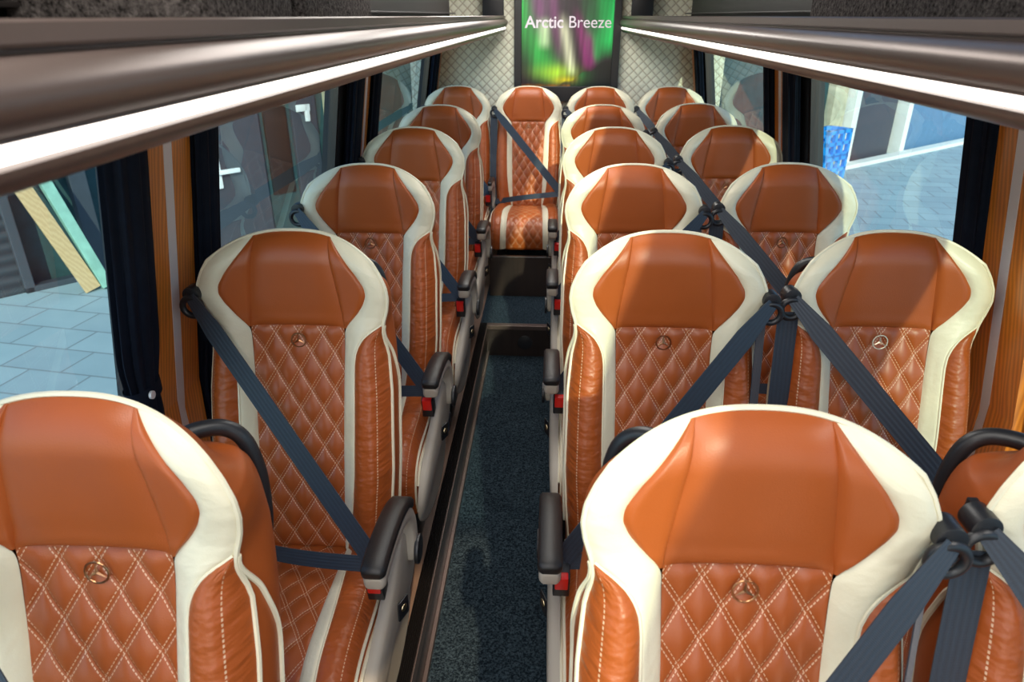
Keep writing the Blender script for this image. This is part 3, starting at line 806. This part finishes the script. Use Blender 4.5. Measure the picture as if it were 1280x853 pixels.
# ------------------------------------------------------------------ overhead racks
RY0, RY1 = -.30, 5.12; RC = .062
def rack(s, label):
    root = empty('luggage_rack', (CX+s*.55, 2.4, 1.5405)); tag(root, label, 'luggage rack', 'overhead luggage racks along both sides')
    ox, oy, oz = root.location; oz += .0095; root.rotation_euler = (-.0045, 0, 0)
    def prof(name, pts, mat, closed=True, bevel=0):
        # pts: (inward from the face line, drop below eye level)
        poly = [(RC+s*(.388-a)-ox, 1.63-d-oz) for a, d in pts]
        mb = MB(); mb.prism(poly, 'y', RY0-oy, RY1-oy); return link(name, mb.mesh(name, mat, bevel, sharp=32), root)
    arc = [(.004+.013*math.sin(PI*k/10)**.8, .0245+.0435*k/10) for k in range(11)]
    prof('front_rail', [(-.03, .0035), (-.002, .0030), (.001, .005), (.002, .017), (0, .0195), (-.006, .0205), (-.006, .0235), (.001, .024)]+arc+[(.004, .0705), (-.001, .0718), (-.03, .0718)], M['rack'])
    prof('led_strip', [(-.02, .0725), (.000, .0725), (.0015, .077), (-.001, .0830), (-.02, .0830)], M['led'])
    low = [(-.02, .0838), (.001, .0838), (.004, .0855)]+[(.004-.032*(1-math.cos(PI/2*k/8)), .0855+.0205*math.sin(PI/2*k/8)) for k in range(1, 9)]
    prof('lower_rail', low+[(-.05, .106), (-.05, .0838)], M['rack'])
    mb = MB(); zt = 1.63-.065
    x0, x1 = sorted((CX+s*.425, wx(1.56, s, .002)))
    mb.box((x0-ox, RY0-oy, 1.527-oz), (x1-ox, RY1-oy, 1.545-oz)); link('shelf', mb.mesh('shelf', M['darkpanel'], smooth=False), root)
    # dark back panel of the bin with a horizontal ledge
    mb = MB(); xb = wx(1.75, s, .16); xs = sorted((xb, xb+s*.02)); mb.box((xs[0]-ox, RY0-oy, 1.545-oz), (xs[1]-ox, 4.35-oy, 1.95-oz))
    xs = sorted((xb-s*.035, xb)); mb.box((xs[0]-ox, RY0-oy, 1.636-oz), (xs[1]-ox, 4.35-oy, 1.642-oz)); link('bin_panel', mb.mesh('bin_panel', M['darkpanel'], .002, smooth=False), root)
    # end bracket at the back
    xs = sorted((CX+s*.42, CX+s*.56)); mb = MB(); mb.box((xs[0]-ox, 5.07-oy, 1.60-oz), (xs[1]-ox, 5.12-oy, 1.98-oz)); link('end_bracket', mb.mesh('end_bracket', M['black'], .01), root)
    return root
rack(-1, 'brown overhead luggage rack with lit strip above the left windows')
rack(1, 'brown overhead luggage rack with lit strip above the right windows')
def felt(s, y0, y1, label):
    root = None; xs = sorted((CX+s*.455, wx(1.75, s, .162)))
    mb = MB(); mb.box((xs[0], y0, 1.548), (xs[1], y1, 1.98))
    return tag(link('felt_box', mb.mesh('felt_box', M['felt'], .045, 5)), label, 'box', 'grey felt boxes standing in the overhead racks')
felt(-1, .78, 1.10, 'grey felt lined box in the left rack, nearer of the two')
felt(-1, 1.105, 1.57, 'grey felt lined box in the left rack, farther of the two')
felt(1, .85, 1.69, 'grey felt lined box in the right overhead rack')

# ------------------------------------------------------------------ poster screen on the rear wall
scr = empty('poster_screen', (.09, 5.165, 1.16)); tag(scr, 'tall dark framed aurora poster with white lettering on the quilted rear wall', 'poster')
PX0, PX1, PZ0, PZ1 = -.245+.0-.09, .425-.09, -.02, .80
mb = MB(); fx0, fx1 = -.358, .358
mb.box((fx0, -.035, -.10), (fx1, .022, .0)); mb.box((fx0, -.035, .0), (fx0+.05, .022, .80)); mb.box((fx1-.05, -.035, .0), (fx1, .022, .80)); mb.box((fx0, -.035, .80), (fx1, .022, .83))
link('frame', mb.mesh('frame', M['black'], .004, smooth=False), scr)
NX, NZ = 120, 160; X0, X1 = fx0+.05, fx1-.05
us, vs = np.meshgrid(np.linspace(0, 1, NX), np.linspace(0, 1, NZ))     # v up, 0 bottom
VT = 1-.62/.80*0
def gau(d, w): return np.exp(-(d/w)**2)
yy = 1-vs/.70                                   # 0 at eye-level top of the visible part, 1 at the bottom
n1 = .5+.5*np.sin(us*23+2.2*np.sin(us*9+1)+yy*1.5); n2 = .5+.5*np.sin(us*41-yy*3+3*np.sin(us*5))
col = np.zeros((NZ, NX, 3)); col += np.array([.022, .010, .026])
def addc(m, c):
    global col; col = col*(1-np.clip(m, 0, 1)[..., None]*.85)+np.clip(m, 0, 1)[..., None]*np.array(c)
arcL = gau(us-(.02+.36*np.clip(yy, 0, 1)**1.6), .16)*(.55+.45*n1)
addc(arcL*smooth(-.2, .1, yy)*smooth(1.02, .8, yy), (.03, .62, .09))
addc(gau(us-.97, .16+.05*n2)*smooth(.72, .45, yy), (.01, .60, .12))
addc(gau(us-.80, .07)*smooth(.30, .5, yy)*smooth(.78, .62, yy), (.01, .45, .10))
addc(gau(us-(.17+.10*yy), .09)*smooth(-.3, .0, yy)*smooth(.5, .1, yy), (.23, .05, .20))
addc(gau(us-(.33+.12*yy), .06)*smooth(.9, .2, yy)*(.6+.4*n1), (.22, .05, .18))
addc(gau(us-(.24+.02*yy), .055)*smooth(.18, .35, yy)*smooth(.62, .48, yy)*(.7+.3*n2), (.60, .78, .45))
addc(gau(us-(.42+.16*yy), .055)*smooth(.12, .4, yy)*smooth(.92, .80, yy)*(.75+.25*n1), (.72, .74, .50))
addc(gau(us-(.57+.22*yy), .055)*smooth(.05, .4, yy)*smooth(.86, .74, yy), (.26, .02, .16))
addc(gau(us-(.70+.10*yy), .05)*smooth(.3, .5, yy)*smooth(.8, .7, yy), (.28, .01, .18))
addc(gau(yy-.84-.25*(us-.35)**2*0, .09)*gau(us-.38, .2), (.42, .66, .03))
addc(gau(yy-.93, .045)*gau(us-.5, .14), (.60, .50, .01))
hill = smooth(-.01, .02, yy-(1.02-.55*np.clip(us-.38, 0, 1)-.02*np.sin(us*30)))
addc(hill, (.004, .012, .012))
addc(hill*gau(us-.62, .12)*gau(yy-.86, .10), (.02, .22, .05)); addc(hill*gau(us-.57, .06)*gau(yy-.9, .05), (.35, .16, .01))
addc(gau(yy-1.0, .022)*(us < .55)*(.4+.6*n2), (.34, .13, .01))
lum = col.mean(-1, keepdims=True); streak = (.85+.15*np.sin(us*70+6*np.sin(us*11)+yy*5))[..., None]*(.93+.07*np.sin(us*140+yy*9))[..., None]
col = np.clip(col*streak*(.62+.5*np.clip(lum*1.6, 0, 1)), 0, 1)
V = np.stack([X0+(X1-X0)*us, np.full_like(us, -.012), .0+.80*vs], -1).reshape(-1, 3)
me = mesh('picture', V, gridfaces(NX, NZ), simple('aurora_print', (.1, .1, .1), .3))
ca = me.color_attributes.new('picture_colour', 'FLOAT_COLOR', 'POINT')
ca.data.foreach_set('color', np.concatenate([col.reshape(-1, 3), np.ones((NX*NZ, 1))], 1).ravel())
nt = me.materials[0].node_tree; g = G(nt); at = g.n('ShaderNodeAttribute', attribute_name='picture_colour'); p = nt.nodes['Principled BSDF']
g.l(at.outputs['Color'], p.inputs['Base Color']); g.l(at.outputs['Color'], p.inputs['Emission Color']); p.inputs['Emission Strength'].default_value = .5
link('picture', me, scr)
def text_mesh(txt, size, off):
    cu = bpy.data.curves.new('lettering', 'FONT'); cu.body = txt; cu.size = size; cu.offset = off; cu.extrude = .001
    o = bpy.data.objects.new('lettering', cu); COL.objects.link(o)
    dg = bpy.context.evaluated_depsgraph_get(); me = bpy.data.meshes.new_from_object(o.evaluated_get(dg))
    bpy.data.objects.remove(o); bpy.data.curves.remove(cu)
    w = max(v.co.x for v in me.vertices)-min(v.co.x for v in me.vertices)
    return me, w
M['letter'] = emit('white_lettering', (.80, .74, .80), .22)
ma, wa = text_mesh('Arctic', .125, .0022); mb2, wb = text_mesh('Breeze', .125, 0)
tot = .57; sc_ = tot/(wa+wb+.035)
for me, x in ((ma, -.285), (mb2, -.285+(wa+.035)*sc_)):
    me.materials.clear(); me.materials.append(M['letter'])
    o = link('lettering', me, scr, (x, -.0145, .372)); o.rotation_euler = (PI/2, 0, 0); o.scale = (sc_, sc_, 1)

# ------------------------------------------------------------------ outside
go = struct('ground', mesh('ground', [(-40, -25, -.9), (40, -25, -.9), (40, 50, -.9), (-40, 50, -.9)], [(0, 1, 2, 3)], M['paver'], smooth=False))
# left building: facade plane through A with direction D (runs diagonally away from the bus)
ang = math.atan2(6.708-6.196, -4.687+5.119)
bl = empty('building', (-5.119, 6.196, -.9)); bl.rotation_euler = (0, 0, ang); tag(bl, 'dark grey building with glazed door outside the left windows', 'building')
mb = MB(); mb.box((-6, .05, 0), (-.05, .4, 4.2)); link('ribbed_cladding', mb.mesh('ribbed_cladding', M['ribbed'], smooth=False), bl)
mb = MB(); mb.box((-.05, .25, 0), (2.0, .4, 4.2)); mb.box((2.0, .02, 0), (9.5, .4, 4.2)); link('wall', mb.mesh('wall', M['dullteal'], smooth=False), bl)
mb = MB()
for a, b, z0, z1 in ((-.05, .04, 0, 2.6), (.58, .74, 0, 2.6), (-.05, .74, 0, .06), (-.05, .74, 2.5, 2.6)): mb.box((a, .0, z0), (b, .12, z1))
dr = link('door_frame', mb.mesh('door_frame', M['anthracite'], .01, smooth=False), bl)
mb = MB(); mb.box((1.72, -.03, 0), (2.65, .08, 2.7)); d2 = link('door', mb.mesh('door', M['anthracite'], .01, smooth=False), bl)
mb = MB(); mb.box((2.02, -.06, .70), (2.09, -.03, 1.12)); mb.box((2.04, -.10, .86), (2.30, -.06, .91)); mb.box((2.0, -.05, 1.25), (2.07, -.03, 1.38)); link('handle', mb.mesh('handle', M['white'], .008), d2)
mb = MB(); mb.box((3.08, -.03, 0), (3.42, .06, 2.8)); d3 = link('door', mb.mesh('door', M['anthracite'], .01, smooth=False), bl)
mb = MB(); mb.box((3.14, -.06, 1.44), (3.32, -.03, 1.52)); mb.box((3.25, -.06, 1.32), (3.31, -.03, 1.52)); link('handle', mb.mesh('handle', M['white'], .008), d3)
mb = MB(); mb.box((3.55, -.04, 0), (3.75, .05, 3.6)); mb.box((4.9, -.04, 0), (5.4, .05, 3.6)); link('pilaster', mb.mesh('pilaster', M['hedge'], smooth=False), bl)
mb = MB(); mb.box((2.72, -.01, .5), (3.02, .019, 2.6)); link('window', mb.mesh('window', M['darkwood'], .01, smooth=False), bl)  # dark panel standing for a brown reflection, no real window here
# leaning plank and rolled green cloth in the doorway
def ploc(u, w, z): return Vector((-5.119, 6.196, -.9))+Matrix.Rotation(ang, 3, 'Z') @ Vector((u, w, z))
def lean_board(name, u0, u1, zt, wd, mat, label, cat, th=.04):
    a = ploc(u0, -.40, .02); b = ploc(u1, -.08, zt); ax = (b-a).normalized(); side = Matrix.Rotation(ang, 3, 'Z') @ Vector((1, 0, 0)); side = (side-ax*side.dot(ax)).normalized(); nr = ax.cross(side)
    V = []
    for q in (a, b):
        for i, j in ((-1, -1), (1, -1), (1, 1), (-1, 1)): V.append(q+side*i*wd/2+nr*j*th/2)
    F = [(0, 1, 2, 3)[::-1], (4, 5, 6, 7)]+[(i, (i+1) % 4, 4+(i+1) % 4, 4+i) for i in range(4)]
    mb = MB(); mb.add(V, F); return tag(link(name, mb.mesh(name, mat, .006, smooth=False)), label, cat)
lean_board('plank', .43, -.10, 1.85, .15, M['plank'], 'pale wooden plank leaning in the doorway outside the left window', 'plank')
lean_board('cloth_roll', .56, .16, 1.8, .10, M['greenbag'], 'sea green rolled cloth leaning beside the plank in the doorway', 'roll', .10)
# right side: dark workshop doors, pale kerb and blue crates
br = empty('building', (5.74, 13.28, -.9)); ang2 = math.atan2(16.469-13.283, 9.685-5.744); br.rotation_euler = (0, 0, ang2); tag(br, 'workshop with dark doors and pale posts outside the right windows', 'building')
link('wall', MB().box((-9, .4, 0), (14, .7, 5)).mesh('wall', M['dullteal'], smooth=False), br)
for a, b, mt in ((-.95, -.55, 'hedge'), (-.22, 1.25, 'anthracite'), (1.9, 6.5, 'bluegate')):
    link('door', MB().box((a, .25, 0), (b, .4, 3.6)).mesh('door', M[mt], .01, smooth=False), br)
for a in (-.42, 1.5): link('post', MB().box((a-.08, .1, 0), (a+.08, .4, 3.8)).mesh('post', M['kerb'], .01, smooth=False), br)
link('kerb', MB().box((-9, -.12, 0), (14, .1, .07)).mesh('kerb', M['kerb'], .01, smooth=False), br)
def crate(u, v, z, label):
    w, d, h = .66, .40, .42; mb = MB(); t = .06
    for zz in (0, h/2-t/2, h-t): mb.box((-w/2, -d/2, zz), (w/2, -d/2+t, zz+t)); mb.box((-w/2, d/2-t, zz), (w/2, d/2, zz+t)); mb.box((-w/2, -d/2, zz), (-w/2+t, d/2, zz+t)); mb.box((w/2-t, -d/2, zz), (w/2, d/2, zz+t))
    for x in np.linspace(-w/2, w/2-t, 4):
        for y in (-d/2, d/2-t): mb.box((x, y, 0), (x+t, y+t, h))
    mb.box((-w/2, -d/2, .0), (w/2, d/2, .03))
    o = link('crate', mb.mesh('crate', M['bluecrate'], 0, smooth=False)); o.rotation_euler = (0, 0, ang2)
    o.location = Vector((5.74, 13.28, -.9+z))+Matrix.Rotation(ang2, 3, 'Z') @ Vector((u, v, 0)); tag(o, label, 'crate', 'blue crates outside the right window')
crate(-1.95, -.36, 0, 'blue slatted crate on the paving outside, bottom of the stack'); crate(-1.95, -.36, .42, 'blue slatted crate outside, on top of the stack')

# ------------------------------------------------------------------ light
w = bpy.data.worlds.new('World'); SC.world = w; w.use_nodes = True
nt = w.node_tree; g = G(nt); bg = nt.nodes['Background']
sky = g.n('ShaderNodeTexSky', sky_type='NISHITA'); sky.sun_disc = False; sky.sun_elevation = math.radians(40); sky.sun_rotation = math.radians(190)
g.l(sky.outputs[0], bg.inputs['Color']); bg.inputs['Strength'].default_value = .32
def lamp(kind, name, loc, energy, col=(1, 1, 1), size=None, rot=None, direction=None):
    d = bpy.data.lights.new(name, kind); d.energy = energy; d.color = col
    if size: d.shape = 'RECTANGLE'; d.size, d.size_y = size
    o = bpy.data.objects.new(name, d); COL.objects.link(o); o.location = loc
    if rot: o.rotation_euler = rot
    if direction: o.rotation_euler = Vector(direction).to_track_quat('-Z', 'Y').to_euler()
    return o
s = lamp('SUN', 'sun', (0, -6, 8), 6.0, (1, .78, .50), direction=(-.32, 1.8, -1)); s.data.angle = math.radians(.8)
for i, y in enumerate((.2, 2.0, 4.1)):
    lamp('AREA', 'added_fill_light', (-.12, y, 1.985), (12, 13, 22)[i], (1, .96, .90), (.5, 1.1))  # unseen fill, added overhead to brighten the cabin
lamp('AREA', 'added_fill_light', (.0, -.55, 1.98), 12, (1, .96, .92), (.6, .7), direction=(.05, .75, -.6))  # added front fill aimed back at the seats

for s in (-1, 1):                              # unseen fill lights added under the racks to brighten the walls
    for y in (.55, 1.6, 2.7, 3.8, 4.75): lamp('AREA', 'added_rack_fill', (CX+s*.62, y, 1.522), 1.6, (1, .95, .88), (.10, .30))
# ------------------------------------------------------------------ camera
cam = bpy.data.cameras.new('camera'); co = bpy.data.objects.new('camera', cam); COL.objects.link(co)
f = 870.; th = math.atan(412/f); yaw = math.atan(53/f*math.cos(th))
co.location = (0, 0, 1.63); co.rotation_euler = (PI/2-th, 0, yaw)
cam.lens = f/1280*36; cam.sensor_width = 36; cam.clip_start = .02
cam.dof.use_dof = True; cam.dof.focus_distance = 1.75; cam.dof.aperture_fstop = 7.0
SC.camera = co
SC.view_settings.view_transform = 'Standard'; SC.view_settings.look = 'None'
SC.view_settings.exposure = 0.0
SC.cycles.max_bounces = 8; SC.cycles.transparent_max_bounces = 12
SC.cycles.use_denoising = True
